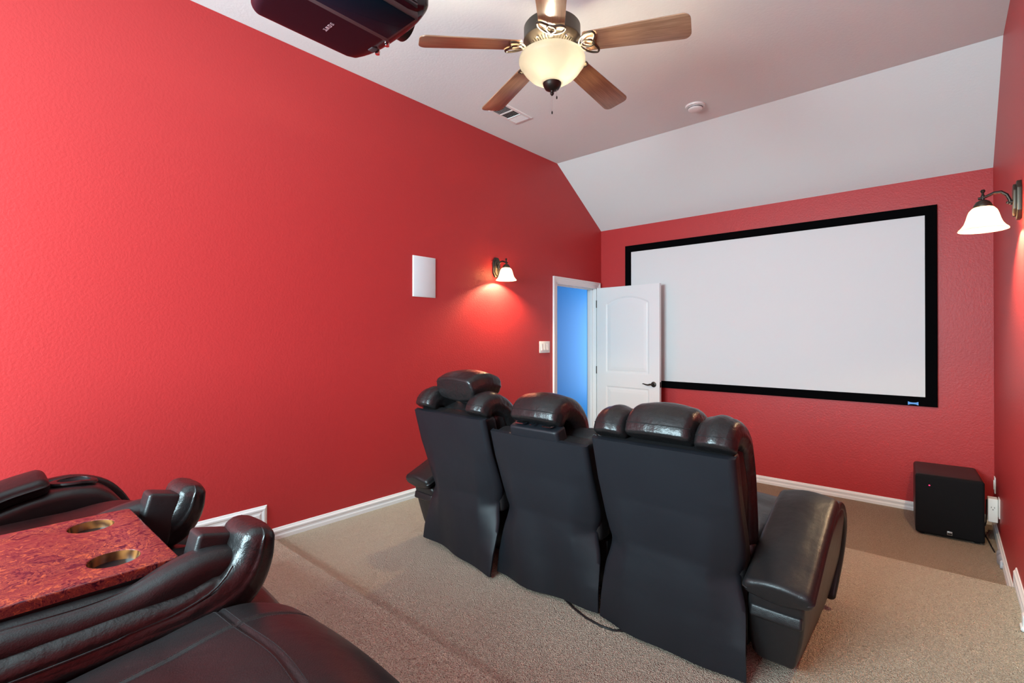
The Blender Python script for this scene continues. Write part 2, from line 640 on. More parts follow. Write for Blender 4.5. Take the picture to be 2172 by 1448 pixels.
# hall beyond the doorway
HX = -4.35
mb = MB().box(HX - .1, HX, 3.0, 7.6, 0, 2.8)
struct(mb.build('wall_hall', BLUE), 'bright blue hall wall seen through the doorway')
mb = MB().box(HX, XL - .12, 7.5, 7.6, 0, 2.8).box(HX, XL - .12, 3.0, 3.1, 0, 2.8)
struct(mb.build('wall_hall', BLUE))
mb = MB().box(XL - .14, XL - .12, 3.1, DY0, 0, 2.8).box(XL - .14, XL - .12, DY1, 7.5, 0, 2.8).box(XL - .14, XL - .12, DY0, DY1, DZ, 2.8)
struct(mb.build('wall_hall', BLUE))
mb = MB().box(HX, XL - .12, 3.0, 7.6, 2.45, 2.55)
struct(mb.build('ceiling', WHITE_CEIL))
mb = MB().box(HX, XL, 3.0, 7.6, -.12, 0)
struct(mb.build('floor', CARPET))

# door casing and jamb
mb = MB()
CP = [(0, 0), (0, .019), (.012, .021), (.02, .014), (.035, .016), (.045, .011), (.062, .008), (.062, 0)]   # from outer edge inwards


def casing_frame(mb, X, s):
    yo0, yo1, zo = DY0 - .066, DY1 + .064, DZ + .066
    rings = []
    for d, t in CP:
        rings.append([(X + s * t, yo0 + d, 0), (X + s * t, yo0 + d, zo - d), (X + s * t, yo1 - d, zo - d), (X + s * t, yo1 - d, 0)])
    V = [p for r in rings for p in r]
    F = []
    for i in range(len(rings) - 1):
        for j in range(3):
            F.append((i * 4 + j, i * 4 + j + 1, (i + 1) * 4 + j + 1, (i + 1) * 4 + j))
    mb.add(V, F)


casing_frame(mb, XL, 1)
mb.box(XL - .125, XL + .004, DY0 - .004, DY0 + .012, 0, DZ)
mb.box(XL - .125, XL + .004, DY1 - .012, DY1 + .004, 0, DZ)
mb.box(XL - .125, XL + .004, DY0, DY1, DZ - .012, DZ + .004)
mb.box(XL - .08, XL - .045, DY0 + .012, DY0 + .024, 0, DZ - .012)
mb.box(XL - .08, XL - .045, DY1 - .024, DY1 - .012, 0, DZ - .012)
mb.box(XL - .08, XL - .045, DY0 + .012, DY1 - .012, DZ - .024, DZ - .012)
struct(mb.build('trim_1', TRIM), 'white moulded casing round the open doorway')


# ------------------------------------------------------------------ door leaf
def door():
    root = empty('door_1', (XL + .030, DY1 - .018, 0), R_(-4.5))
    root['kind'] = 'structure'
    root['label'] = 'white two-panel door with an arched top panel, standing open in front of the screen'
    W, H, T = 0.835, 2.042, 0.035
    z0 = 0.012
    # front face grid with moulded panels: displacement as a function of distance inside each panel outline
    nx, nz = 110, 240
    xs, zs = np.linspace(0, W, nx + 1), np.linspace(z0, H, nz + 1)
    X, Z = np.meshgrid(xs, zs)

    def inside(x0, x1, za, zb, arch):
        top = zb + arch * (1 - ((X - (x0 + x1) / 2) / ((x1 - x0) / 2)) ** 2)
        return np.minimum(np.minimum(X - x0, x1 - X), np.minimum(Z - za, top - Z))

    def prof(d):
        return np.interp(d, [-.004, 0, .008, .018, .03, .045, .06], [0, -.001, -.0085, -.009, -.0045, -.0035, -.001])
    D = np.minimum(prof(inside(.135, W - .135, 1.035, 1.845, .075)), prof(inside(.135, W - .135, .24, .865, 0)))
    V, F = [], []
    for k, sgn in enumerate((-1, 1)):
        b = len(V)
        for j in range(nz + 1):
            for i in range(nx + 1):
                V.append((X[j, i], sgn * (T / 2 + D[j, i]), Z[j, i]))
        for j in range(nz):
            for i in range(nx):
                a = b + j * (nx + 1) + i
                F.append((a, a + 1, a + nx + 2, a + nx + 1))
    n1 = (nx + 1) * (nz + 1)
    edge = [i for i in range(nx + 1)] + [(j + 1) * (nx + 1) + nx for j in range(nz)] + [nz * (nx + 1) + i for i in range(nx - 1, -1, -1)] + [j * (nx + 1) for j in range(nz - 1, 0, -1)]
    for a, b in zip(edge, edge[1:] + edge[:1]):
        F.append((a, b, b + n1, a + n1))
    link('door_leaf', mesh('door_leaf', V, F), DOORW, root, True, 35)
    for zz in (.25, 1.05, 1.85):
        MB().tube([(-.006, -.022, zz - .045), (-.006, -.022, zz + .045)], .006).build('hinge', BRONZE_D, root, True)
    hx, hz = W - .07, 0.925
    h = empty('door_handle', (hx, 0, hz), 0, root)
    for s in (-1, 1):
        mb = MB().lathe([(0, .0), (.026, 0), (.031, .004), (.030, .009), (.020, .013), (.011, .014), (.010, .045), (0, .045)], 24)
        V = [(x, s * (T / 2 + z), y) for x, y, z in mb.V]
        MB().add(V, mb.F).build('rosette', BRONZE_D, h, True)
        yy = s * (T / 2 + .042)
        path = [(.004, yy, 0), (-.02, yy, .002), (-.05, yy, -.006), (-.08, yy, -.004), (-.105, yy, .004), (-.118, yy, .003)]
        MB().tube(path, [.010, .010, .0085, .0075, .006, .004], 10).build('lever', BRONZE_D, h, True)
    mb = MB().box(W - .0005, W + .0015, -.012, .012, hz - .03, hz + .03)
    mb.build('latch_plate', BRONZE_D, root)
    return root


door()


# ------------------------------------------------------------------ projection screen
def proj_screen():
    root = empty('projection_screen', (-1.4565, YB, 0.88))
    tag(root, 'wide fixed projection screen with a black frame on the far wall', 'screen')
    x0, x1, z0, z1 = -2.7851, -0.1281, 0.9577, 2.4522
    fw, c = .0795, (-1.4565, YB, 0.88)
    m = MB()
    o = lambda x, y, z: (x - c[0], y - c[1], z - c[2])
    prof = [(0, -.002), (0, -.028), (.006, -.032), (fw - .012, -.032), (fw, -.022)]
    rings = [[o(x0 - fw + d, YB + t, z0 - fw + d), o(x1 + fw - d, YB + t, z0 - fw + d), o(x1 + fw - d, YB + t, z1 + fw - d), o(x0 - fw + d, YB + t, z1 + fw - d)] for d, t in prof]
    V = [p for r in rings for p in r]
    F = [(i * 4 + j, i * 4 + (j + 1) % 4, (i + 1) * 4 + (j + 1) % 4, (i + 1) * 4 + j) for i in range(len(rings) - 1) for j in range(4)]
    m.add(V, F).build('frame', FELT, root)
    a, b = o(x0 - .004, YB - .024, z0 - .004), o(x1 + .004, YB - .018, z1 + .004)
    MB().box(a[0], b[0], a[1], b[1], a[2], b[2]).build('screen_surface', SCREEN, root)
    # small blue bow-tie emblem on the lower bar
    cx, cz, w, h = -.203, .899, .034, .014
    pts = [(-w, -h), (-w * .5, -h * .55), (0, -h * .45), (w * .5, -h * .55), (w, -h), (w, h), (w * .5, h * .55), (0, h * .45), (-w * .5, h * .55), (-w, h)]
    MB().prism([(cx + px - c[0], cz + pz - c[2]) for px, pz in pts], -.036, -.031, 'y').build('emblem', TAGBLUE, root)['label'] = 'small bright blue bow-tie shaped emblem'


proj_screen()


# ------------------------------------------------------------------ theatre sofas
PZ = [.02, .12, .2, .30, .37, .45, .5, .66, .8, .86]
PY = [.0, .010, .03, .055, .065, .052, .033, -.030, -.070, -.085]


def yb(z):
    return float(np.interp(z, PZ, PY))


def back_cover(sec, hw, top, seed, flare=(0, 0), hem=(0.02, 0.02), plate=None):
    """hanging vinyl cover on the back of a seat, flaring at the hem"""
    rnd = np.random.RandomState(seed)
    nu, nv = 44, 70
    ph = rnd.rand(8) * 6.28
    t = np.linspace(0, 1, nv + 1)
    V = []
    for i in range(nv + 1):
        for j in range(nu + 1):
            u = j / nu * 2 - 1
            zb = hem[0] * (1 - (u + 1) / 2) + hem[1] * (u + 1) / 2
            z = top + (zb - top) * t[i]
            pinch = -.022 * math.exp(-((z - .36) / .07) ** 2) + .016 * max(0, 1 - z / .3) + .004
            x = u * (hw + pinch)
            low = max(0, min(1, (.42 - z) / .4))
            yc = float(np.interp(z, [.02, .2, .40, .60, .8, .86], [-.004, .004, .006, -.024, -.072, -.087]))
            wgt = min(1, (1 - u * u) * 1.6)
            y = yb(z) * (1 - wgt) + yc * wgt
            y += low * (.014 * math.sin(3.1 * u + ph[0]) + .008 * math.sin(6.3 * u + ph[1] + z * 5))
            y += .003 * math.sin(4 * u + 9 * z + ph[2]) * (1 - abs(u))
            y -= low ** 1.6 * (flare[0] * max(0, -u) ** 2 + flare[1] * max(0, u) ** 2)
            # pinch fold running in from the kink at each edge
            for s in (-1, 1):
                d = (z - .37) + .16 * (1 - s * u) * (0.5 + .3 * math.sin(ph[3]))
                y += .005 * math.exp(-(d / .03) ** 2) * max(0, s * u - .35)
            e = max(0, abs(u) - .965) / .035
            y += .018 * e * e * (1 if z > .37 else 0.15)
            if i == 0:
                y += .02
                z -= .004
            V.append((x, y - .004, z))
    n1 = len(V)
    V += [(x, y + .009, z) for x, y, z in V]
    F = []
    for k in (0, n1):
        for i in range(nv):
            for j in range(nu):
                a = k + i * (nu + 1) + j
                F.append((a, a + 1, a + nu + 2, a + nu + 1))
    edge = list(range(nu + 1)) + [(i + 1) * (nu + 1) + nu for i in range(nv)] + [nv * (nu + 1) + j for j in range(nu - 1, -1, -1)] + [i * (nu + 1) for i in range(nv - 1, 0, -1)]
    for a, b in zip(edge, edge[1:] + edge[:1]):
        F.append((a, b, b + n1, a + n1))
    link('back_cover', mesh('back_cover', V, F), VINYL, sec, True, 60)


def wing_rows(xc, hw=.073):
    return [(.235, .46, xc, hw, .045, .04), (.215, .62, xc, hw, .052, .045), (.185, .78, xc, hw, .056, .05), (.145, .865, xc, hw, .058, .042),
            (.085, .908, xc, hw, .058, .040), (.02, .922, xc, hw, .058, .038), (-.025, .905, xc, hw, .056, .036), (-.042, .878, xc, hw, .052, .034)]


def piping(parent, P, r=.0022):
    MB().tube(P, r, 6).build('piping', THREAD, parent, True)


def wing(sec, xc):
    o = loft('wing_bolster', wing_rows(xc), LEATHER_P, sec, n=46, k=5, ex=8, eh=5, e0=.02, e1=.016, px=.005, pz=.010)
    seam_across(sec, o, xc - .066, xc + .066, .925)
    return o


def headrest_rows(dz=0.0, hw=.142):
    return [(.225, .60, 0, hw, .045, .04), (.195, .76, 0, hw, .056, .05), (.155, .875 + dz, 0, hw, .062, .045),
            (.09, .928 + dz, 0, hw, .064, .042), (.02, .944 + dz, 0, hw, .062, .040), (-.026, .924 + dz, 0, hw, .060, .038), (-.044, .892 + dz, 0, hw, .054, .034)]


def upright_seat(sofa, x0, kind, seed, flare=(0, 0), hem=(.02, .02), rz=0.0, dy=0.0):
    sec = empty('recliner_section', (x0, dy, 0), rz, sofa)
    wide = kind == 'middle'
    top = .808 if wide else .862
    hw = .295
    back_cover(sec, hw + .003, top, seed, flare, hem)
    rows = []
    for z in (.34, .45, .58, .70, top - .03):
        rows.append((yb(z) + .062, z, 0, hw - .004, .056, .03))
    loft('back_shell', rows, LEATHER, sec, n=24, e0=.02, e1=.028, ex=8)
    rows = []
    for z, hh in ((.42, .07), (.55, .085), (.68, .08), (top - .02, .06)):
        rows.append((yb(z) + .118 + hh, z, 0, hw - .02, hh, .05))
    loft('backrest_cushion', rows, LEATHER, sec, n=30, e0=.03, e1=.04, ex=10, pz=.012, px=.004)
    if kind != 'middle':
        for s in (-1, 1):
            wing(sec, s * .222)
    if kind == 'raised':       # headrest tipped forward on its bracket
        hr = loft('headrest', [(.20, 1.0, 0, .150, .060, .045), (.13, 1.012, 0, .155, .070, .045), (.05, 1.010, 0, .155, .070, .042), (-.01, .992, 0, .153, .064, .038)],
             LEATHER_P, sec, n=24, k=5, e0=.03, e1=.016, px=.006, pz=.012)
        seam_across(sec, hr, -.145, .145, 1.032)
        loft('headrest_neck', [(.16, .80, 0, .135, .035, .03), (.155, .90, 0, .125, .035, .03), (.16, .97, 0, .12, .04, .03)], LEATHER_P, sec, n=18, pz=.012)
    else:
        dz = .0 if not wide else -.008
        hr = loft('headrest', headrest_rows(dz, .146 if wide else .140), LEATHER_P, sec, n=46, k=5, ex=12, eh=5, e0=.02, e1=.016, px=.005, pz=.012)
    if kind != 'raised':
        seam_across(sec, hr, -.135, .135, .945 + dz)
    if wide:                   # raised plate with square shoulders that carries the headrest
        V = [(-.155, .79), (.155, .79), (.155, .852), (-.155, .852)]
        loft('headrest_plate', [(yb(.78) + .045, .77, 0, .155, .042, .02), (yb(.85) + .04, .845, 0, .150, .042, .02)], VINYL, sec, n=8, e0=.01, e1=.012)
        for px in (-.095, -.005, .07):
            MB().box(px, px + .045 if px != -.005 else px + .01, yb(.86) - .006, yb(.86) + .03, .862, .867).build('headrest_hinge', CHROME, sec)
        for s in (-1, 1):
            loft('side_bolster', [(.24, .46, s * .225, .07, .045, .04), (.215, .62, s * .225, .07, .05, .045), (.185, .76, s * .225, .07, .055, .05), (.13, .80, s * .225, .068, .045, .04)],
                 LEATHER_P, sec, n=30, k=5, e0=.02, e1=.03)
    seat_parts(sec)
    return sec


SEAT_HIGH = [(.22, .400, 0, .308, .085, .05), (.40, .408, 0, .308, .09, .055), (.64, .432, 0, .308, .094, .06), (.80, .440, 0, .308, .092, .06),
             (.885, .400, 0, .308, .078, .055), (.918, .29, 0, .306, .06, .05), (.925, .18, 0, .300, .055, .045)]
SEAT_ROWS = [(.22, .388, 0, .303, .085, .05), (.40, .386, 0, .303, .09, .055), (.64, .388, 0, .303, .093, .06), (.82, .388, 0, .303, .092, .06),
             (.900, .350, 0, .303, .078, .055), (.925, .26, 0, .303, .06, .05), (.93, .17, 0, .30, .055, .045)]


def seam_across(sec, o, x0, x1, z, sag=.006):
    """raised seam along the rear upper edge of a cushion"""
    bv = BVHTree.FromPolygons([v.co for v in o.data.vertices], [p.vertices for p in o.data.polygons])
    P = []
    for i in range(25):
        t = i / 24
        x = x0 + (x1 - x0) * t
        zz = z - sag * abs(2 * t - 1) ** 3
        h = bv.ray_cast(Vector((x, -1.0, zz)), Vector((0, 1, 0)))[0]
        if h:
            P.append(h)
    if len(P) > 3:
        MB().tube(P, .0026, 6).build('piping', LEATHER, sec, True)


def seat_parts(sec, fine=False):
    if fine:
        top = lambda co, no: (no[:, 2] + np.maximum(no[:, 1], 0) > .35).astype(float)
        A = [0, 1]
        gr = [(A, [(-.165, .25), (-.163, .62), (-.17, .80), (-.20, .96), (-.20, 1.05)], .0045, .0036, top),
              (A, [(.165, .25), (.163, .62), (.17, .80), (.20, .96), (.20, 1.05)], .0045, .0036, top),
              (A, [(-.31, .755), (-.165, .757), (0, .768), (.165, .757), (.31, .755)], .0045, .0036, top)]
        o = loft('seat_cushion', SEAT_HIGH, LEATHER, sec, n=300, k=8, ex=190, eh=6, e0=.03, e1=.02, pz=.012, grooves=gr)
        bv = BVHTree.FromPolygons([v.co for v in o.data.vertices], [p.vertices for p in o.data.polygons])
        mb = MB()
        for ax, pl, *_ in gr:
            pl = np.array(pl)
            P = smooth_rows(np.c_[pl, np.zeros(len(pl))], 150)[:, :2]
            for off in (-.0095, .0095):
                for i in range(2, len(P) - 2):
                    t = P[i + 1] - P[i - 1]
                    t = t / np.linalg.norm(t)
                    q = P[i] + np.array((-t[1], t[0])) * off
                    a, b = q - t * .0014, q + t * .0014
                    pa = bv.ray_cast(Vector((*a, 1.0)), Vector((0, 0, -1)))[0]
                    pb = bv.ray_cast(Vector((*b, 1.0)), Vector((0, 0, -1)))[0]
                    if pa and pb and (pa - pb).length < .01:
                        mb.tube([pa, pb], .0009, 4)
        st = mb.build('stitching', THREAD, sec)
        st['kind'] = 'stuff'
    else:
        loft('seat_cushion', SEAT_ROWS, LEATHER, sec, n=40, ex=10, eh=4, e0=.03, e1=.02, pz=.012)
    loft('footrest', [(.905, .26, 0, .285, .035, .03), (.907, .06, 0, .28, .03, .025)], LEATHER, sec, n=12)
    m = MB().box(-.28, .28, .16, .84, .06, .30)
    m.build('base_frame', BLACK_P, sec, bevel=.01)
    for sx in (-.24, .24):
        for yy in (.2, .8):
            MB().lathe([(0, 0), (.022, 0), (.024, .01), (.02, .06), (0, .06)], 12, (sx, yy, 0)).build('foot', BLACK_P, sec, True)


def armrest(sofa, x0, side):
    """side -1: stands on the left of its seat, +1: right; outer face leans in towards the floor"""
    arm = empty('armrest', (x0, 0, 0), 0, sofa)
    ys = [.05, .12, .25, .40, .52, .62, .70, .77, .82, .86, .885]
    zt = [.335, .365, .42, .475, .515, .535, .535, .515, .47, .40, .30]
    zb = [.05, .04, .03, .03, .03, .03, .03, .04, .06, .10, .16]
    rows = [(y, (a + b) / 2, 0, .112, (a - b) / 2, .04) for y, a, b in zip(ys, zt, zb)]

    def lean(V):
        V = V.copy()
        f = np.clip((.5 - V[:, 2]) / .5, 0, 1)
        out = np.clip(V[:, 0] * side / .112, 0, 1)
        V[:, 0] -= side * .080 * f * out
        V[:, 1] += .11 * f * np.clip((.35 - V[:, 1]) / .3, 0, 1)
        return V
    loft('arm_body', rows, LEATHER, arm, n=70, k=5, ex=6, eh=12, e0=.02, e1=.02, px=.006, vert=True, deform=lean)
    pad = [(y, z + .028, 0, .116, .034, .03) for y, z in zip([.045, .15, .25, .40, .52, .585], [.335, .377, .42, .477, .518, .532])]
    loft('arm_pad', pad, LEATHER, arm, n=40, k=5, ex=8, e0=.02, e1=.03, pz=.014, px=.004)
    # raised stitched band round the back of the arm
    rbox('arm_band', (.176, .030, .046), .010, LEATHER, arm, (-side * .014, .084, .258), n=4, puff=(0, .002, 0), rot=('X', R_(-12)))
    # front facing pad that wraps down the outer edge
    xs = side * .086
    loft('arm_front', [(.60, .530, xs, .024, .018, .012), (.70, .532, xs, .024, .020, .012), (.80, .49, xs, .024, .022, .012), (.868, .40, xs * .97, .024, .022, .012),
                       (.895, .28, xs * .84, .024, .022, .012), (.88, .16, xs * .66, .024, .020, .012), (.84, .06, xs * .5, .024, .016, .010)], LEATHER, arm, n=30, k=3, ex=4)
    # cup holder
    cy, cz = .70, .552
    mb = MB()
    prof = [(.040, -.05), (.041, -.004), (.043, .001), (.050, .002), (.060, -.001), (.063, -.008), (.060, -.016), (.046, -.018)]
    mb.lathe(prof, 36, (0, cy, cz))
    mb.V = [(x, cy + (y - cy) * (1.12 if y > cy else 1.35), z - .25 * max(0, y - cy - .01)) for x, y, z in mb.V]
    c = mb.build('cup_holder', BLACK_P, arm, True)
    mb = MB().lathe([(0, -.049), (.040, -.049), (.041, -.004)], 36, (0, cy, cz))
    mb.V = [(x, cy + (y - cy) * (1.12 if y > cy else 1.35), z - .25 * max(0, y - cy - .01)) for x, y, z in mb.V]
    mb.build('cup_well', CHARCOAL_P, arm, True)
    return arm


def folded_seat(sofa, x0):
    """middle back folded forward: burl table with two cup wells between its two wing bolsters"""
    sec = empty('recliner_section', (x0, 0, 0), 0, sofa)
    TX, TY0, TY1, TZ, TT = .2435, .06, .716, .627, .022
    # table slab with two holes: grid built from polar patches around each hole
    bm = bmesh.new()
    holes = [(-.147, .615), (.142, .615)]
    hr = .0475
    r = .012
    out = []
    for cx, cy, a0 in ((TX - r, TY1 - r, 0), (-TX + r, TY1 - r, 90), (-TX + r, TY0 + r, 180), (TX - r, TY0 + r, 270)):
        for j in range(5):
            a = R_(a0 + 90 * j / 4)
            out.append((cx + r * math.cos(a), cy + r * math.sin(a)))
    loops = [out] + [[(hx + hr * math.cos(2 * math.pi * j / 40), hy + hr * math.sin(2 * math.pi * j / 40)) for j in range(40)] for hx, hy in holes]
    edges = []
    for lp in loops:
        vs = [bm.verts.new((x, y, TZ)) for x, y in lp]
        edges += [bm.edges.new((a, b)) for a, b in zip(vs, vs[1:] + vs[:1])]
    res = bmesh.ops.triangle_fill(bm, use_beauty=True, edges=edges)
    faces = [f for f in res['geom'] if isinstance(f, bmesh.types.BMFace)]
    ext = bmesh.ops.extrude_face_region(bm, geom=faces)
    vs = [v for v in ext['geom'] if isinstance(v, bmesh.types.BMVert)]
    bmesh.ops.translate(bm, verts=vs, vec=(0, 0, -TT))
    bmesh.ops.recalc_face_normals(bm, faces=bm.faces)
    rim = [e for e in bm.edges if len(e.link_faces) == 2 and e.calc_face_angle(0) > R_(60) and all(v.co.z > TZ - .001 for v in e.verts)]
    bmesh.ops.bevel(bm, geom=rim, offset=.004, segments=3, affect='EDGES', profile=.5)
    me = bpy.data.meshes.new('table_board')
    bm.to_mesh(me)
    bm.free()
    t = link('table_board', me, BURL, sec, True, 35)
    t['label'] = 'glossy red burl wood table board with two cup wells'
    for hx, hy in holes:
        w = MB().lathe([(0, -.075), (.030, -.074), (.041, -.062), (.0455, -.03), (.0468, -.008), (.0474, -.0015), (.048, -.003), (.046, -.03), (.0415, -.064), (0, -.0765)][:6], 40, (hx, hy, TZ)).build('cup_well', WELL, sec, True)
    # dark under-tray that shows as a black line beneath the board
    MB().box(-TX + .006, TX - .006, TY0 + .01, TY1 - .006, .585, TZ - TT).build('table_tray', BLACK_P, sec)
    # leather shell beneath and beside the table, as two long rolls and a hidden core
    loft('back_shell', [(.02, .545, 0, .285, .055, .05), (.40, .545, 0, .285, .055, .05), (.72, .545, 0, .285, .05, .05)], LEATHER, sec, n=20, e0=.03, e1=.02)
    for s in (-1, 1):
        loft('side_roll', [(.0, .555, s * .283, .036, .044, .034), (.40, .556, s * .283, .036, .044, .034), (.62, .558, s * .282, .037, .046, .034), (.70, .572, s * .274, .047, .055, .034), (.76, .578, s * .266, .050, .058, .036), (.82, .574, s * .258, .052, .052, .036)],
             LEATHER, sec, n=60, k=6, e0=.03, e1=.02, pz=.002)
        # square block that ends the shell
        def shear(V):
            V = V.copy()
            V[:, 0] += 0.10 * s * 0
            return V
        rbox('corner_block', (.074, .085, .15), .010, LEATHER, sec, (s * .223, .775, .587), n=5, puff=(.002, .002, .002), rot=('X', R_(-14)))
        # wing bolster: runs beside the shell and turns up at its end
        wr = [(.0, .505, s * .300, .050, .058, .05), (.40, .508, s * .300, .050, .060, .05), (.62, .512, s * .297, .053, .062, .05), (.745, .520, s * .285, .066, .062, .05),
              (.822, .552, s * .265, .082, .056, .045), (.852, .600, s * .257, .086, .047, .04), (.862, .640, s * .255, .086, .040, .036)]
        side = (lambda sg: (lambda co, no: (no[:, 0] * sg > .1).astype(float)))(s)
        allv = lambda co, no: np.ones(len(co))
        gl1 = [(.0, .527), (.40, .531), (.60, .538), (.70, .548), (.76, .570), (.795, .61), (.81, .66), (.815, .70)]
        loft('wing_bolster', wr, LEATHER_P, sec, n=150, k=12, ex=14, eh=22, e0=.03, e1=.03, px=.003, pz=.006,
             grooves=[([1, 2], gl1, .005, .005, side)])
        mb = MB()
        P = smooth_rows([(a, b, 0) for a, b in gl1], 40)
        mb.tube([(s * (.349 if a < .6 else .343), a, b) for a, b, _ in P if b < .63], .0025, 6).build('piping', LEATHER, sec, True)
    # headrest laid flat between the wings, under the board
    loft('headrest', [(.66, .46, 0, .14, .05, .045), (.80, .465, 0, .14, .055, .045), (.87, .47, 0, .14, .045, .04)], LEATHER_P, sec, n=20)
    seat_parts(sec)
    return sec


def front_row():
    sofa = empty('recliner_sofa', (-1.535, 1.93, ZM))
    tag(sofa, 'black leather row of three recliners on the middle platform, seen from behind', 'sofa')
    upright_seat(sofa, -.598, 'raised', 3, flare=(0.0, .04), hem=(.045, .015), rz=R_(-1.0))
    upright_seat(sofa, 0.020, 'middle', 8, flare=(0, .0), hem=(.02, .025), dy=.012)
    upright_seat(sofa, .664, 'wings', 13, flare=(.0, .02), hem=(.02, .015))
    armrest(sofa, -1.015, -1)
    armrest(sofa, 1.075, 1)
    return sofa


def rear_row():
    sofa = empty('recliner_sofa', (-1.565, -.375, ZR))
    tag(sofa, 'black leather row of three recliners with its middle back folded into a red burl table', 'sofa')
    upright_seat(sofa, -.635, 'wings', 21)
    folded_seat(sofa, 0)
    sec = upright_seat(sofa, .645, 'wings', 27)
    for ch in list(sec.children):
        if ch.name.split('.')[0] in ('seat_cushion', 'footrest', 'base_frame', 'foot'):
            bpy.data.objects.remove(ch)
    seat_parts(sec, fine=True)
    armrest(sofa, -1.10, -1)
    armrest(sofa, 1.07, 1)
    return sofa


front_row()
rear_row()


# ------------------------------------------------------------------ ceiling fan
def fan():
    cx, cy, zb = -1.465, 1.96, 2.84
    root = empty('ceiling_fan', (cx, cy, ZC))
    tag(root, 'five-bladed brown ceiling fan with a lit alabaster bowl hanging from the white ceiling', 'fan')
    d = zb - ZC
    MB().lathe([(0, 0), (.07, 0), (.07, -.012), (.062, -.04), (.04, -.062), (.016, -.07), (0, -.07)], 32).build('canopy', BRONZE, root, True)
    MB().tube([(0, 0, -.06), (0, 0, d + .19)], .0125, 16).build('downrod', BRONZE, root, True)
    mb = MB().lathe([(0, .215), (.03, .21), (.05, .19), (.10, .172), (.134, .158), (.140, .150), (.140, .092), (.1425, .088), (.1425, .080), (.139, .076), (.120, .060), (.075, .030), (.06, .028), (.055, .0), (.05, -.02), (0, -.02)], 64, (0, 0, d))
    body = mb.build('motor_housing', BRONZE, root, True)
    # radial slots cast into the underside, each a raised rib
    for i in range(50):
        a = 2 * math.pi * i / 50
        c, s = math.cos(a), math.sin(a)
        rb = MB().tube([(c * .082, s * .082, d + .030), (c * .118, s * .118, d + .055)], .0026, 5).build('vent_rib', BRONZE, body, True)
    for i in range(5):
        a = R_(18 + 72 * i + 36)
        MB().lathe([(0, -.006), (.005, -.004), (.006, .002), (0, .004)], 10, (.118 * math.cos(a), .118 * math.sin(a), d + .052)).build('screw', CHROME, body, True)
    # blades
    first = None
    out = []
    r0, r1, w0, w1 = .165, .655, .060, .074
    rr = .035
    for x, y, a0 in ((r1 - rr, w1 - rr, 0), ):
        out = [(r0 + .02, -w0), (r1 - rr, -w1)]
        out = []
    poly = []
    for sgn in (-1, 1):
        arc = [(r1 - rr + rr * math.sin(a), sgn * (w1 - rr + rr * math.cos(a))) for a in [math.pi / 2 * i / 6 for i in range(7)]]
        inner = [(r0 + .014 - .014 * math.sin(a), sgn * (w0 - .014 + .014 * math.cos(a))) for a in [math.pi / 2 * i / 4 for i in range(5)]]
        side = list(reversed(inner)) + arc
        poly += side if sgn == -1 else list(reversed(side))
    for i in range(5):
        ang = R_(18 + 72 * i)
        b = empty('blade', (0, 0, d + .060), ang, root)
        mb = MB().prism(poly, -.003, .003, 'z')
        bl = mb.build('blade_board', BLADE, b, bevel=.0015)
        bl.rotation_euler = (R_(-11.5), R_(5.2), 0)
        half = [(.140, 0), (.150, .026), (.172, .050), (.200, .064), (.222, .064), (.228, .050), (.220, .028), (.206, .0)]
        P = smooth_rows([(a, c, 0) for a, c in half], 26)
        mb = MB()
        for s in (1, -1):
            mb.tube([(p[0], s * p[1], -.011) for p in P], .0052, 8)
        loop = [(.186 + .030 * math.cos(t) , .021 * math.sin(t), -.012) for t in np.linspace(0, 2 * math.pi, 24, endpoint=False)]
        mb.tube(loop, .0045, 8, closed=True)
        mb.tube([(.10, 0, .004), (.12, 0, -.006), (.145, 0, -.012), (.158, 0, -.012)], [.011, .010, .009, .007], 10)
        mb.tube([(.065, 0, .020), (.085, 0, .012), (.10, 0, .004)], [.012, .012, .011], 10)
        ir = mb.build('blade_iron', BRONZE, b, True)
        ir.rotation_euler = (R_(-11.5), R_(5.2), 0)
    # light kit
    MB().lathe([(0, .0), (.050, .0), (.052, -.008), (.09, -.012), (.10, -.018), (.098, -.024), (0, -.024)], 40, (0, 0, d + .022)).build('light_fitter', BRONZE, root, True)
    prof = [(.150, .004), (.160, -.002), (.1645, -.012), (.1650, -.024), (.160, -.038), (.152, -.048), (.148, -.054), (.136, -.072), (.112, -.096), (.084, -.114), (.060, -.126), (.042, -.131), (0, -.133)]
    inner = [(max(r - .004, 0), z + .004) for r, z in reversed(prof)]
    MB().lathe(prof + inner + [prof[0]], 64, (0, 0, d + .004)).build('light_bowl', BOWL, root, True)
    MB().lathe([(.0, .022), (.046, .020), (.047, .012), (.044, -.004), (.035, -.020), (.020, -.029), (.010, -.032), (.0075, -.038), (.010, -.044), (.006, -.052), (.0, -.056)], 32, (0, 0, d - .132)).build('bowl_cap', BRONZE_D, root, True)
    for dx, dy, L in ((.0, .0, .075), (.020, .012, .040)):
        zt = d - (.19 if dx == 0 else .152)
        mb = MB()
        n = int(L / .0045)
        mb.tube([(dx, dy, zt), (dx, dy, zt - L)], .0008, 5)
        for i in range(n):
            mb.lathe([(0, .0015), (.0015, 0), (0, -.0015)], 6, (dx, dy, zt - i * L / n))
        pc = mb.build('pull_chain', SILVER, root, True)
        MB().lathe([(0, .004), (.0025, .001), (.004, -.006), (.003, -.012), (0, -.013)], 10, (dx, dy, zt - L)).build('chain_fob', BRONZE_D, pc, True)
    for i in range(3):
        a = R_(40 + 120 * i)
        point('fan_bulb', (cx + .075 * math.cos(a), cy + .075 * math.sin(a), zb - .010), 42, WARM, .028)


fan()


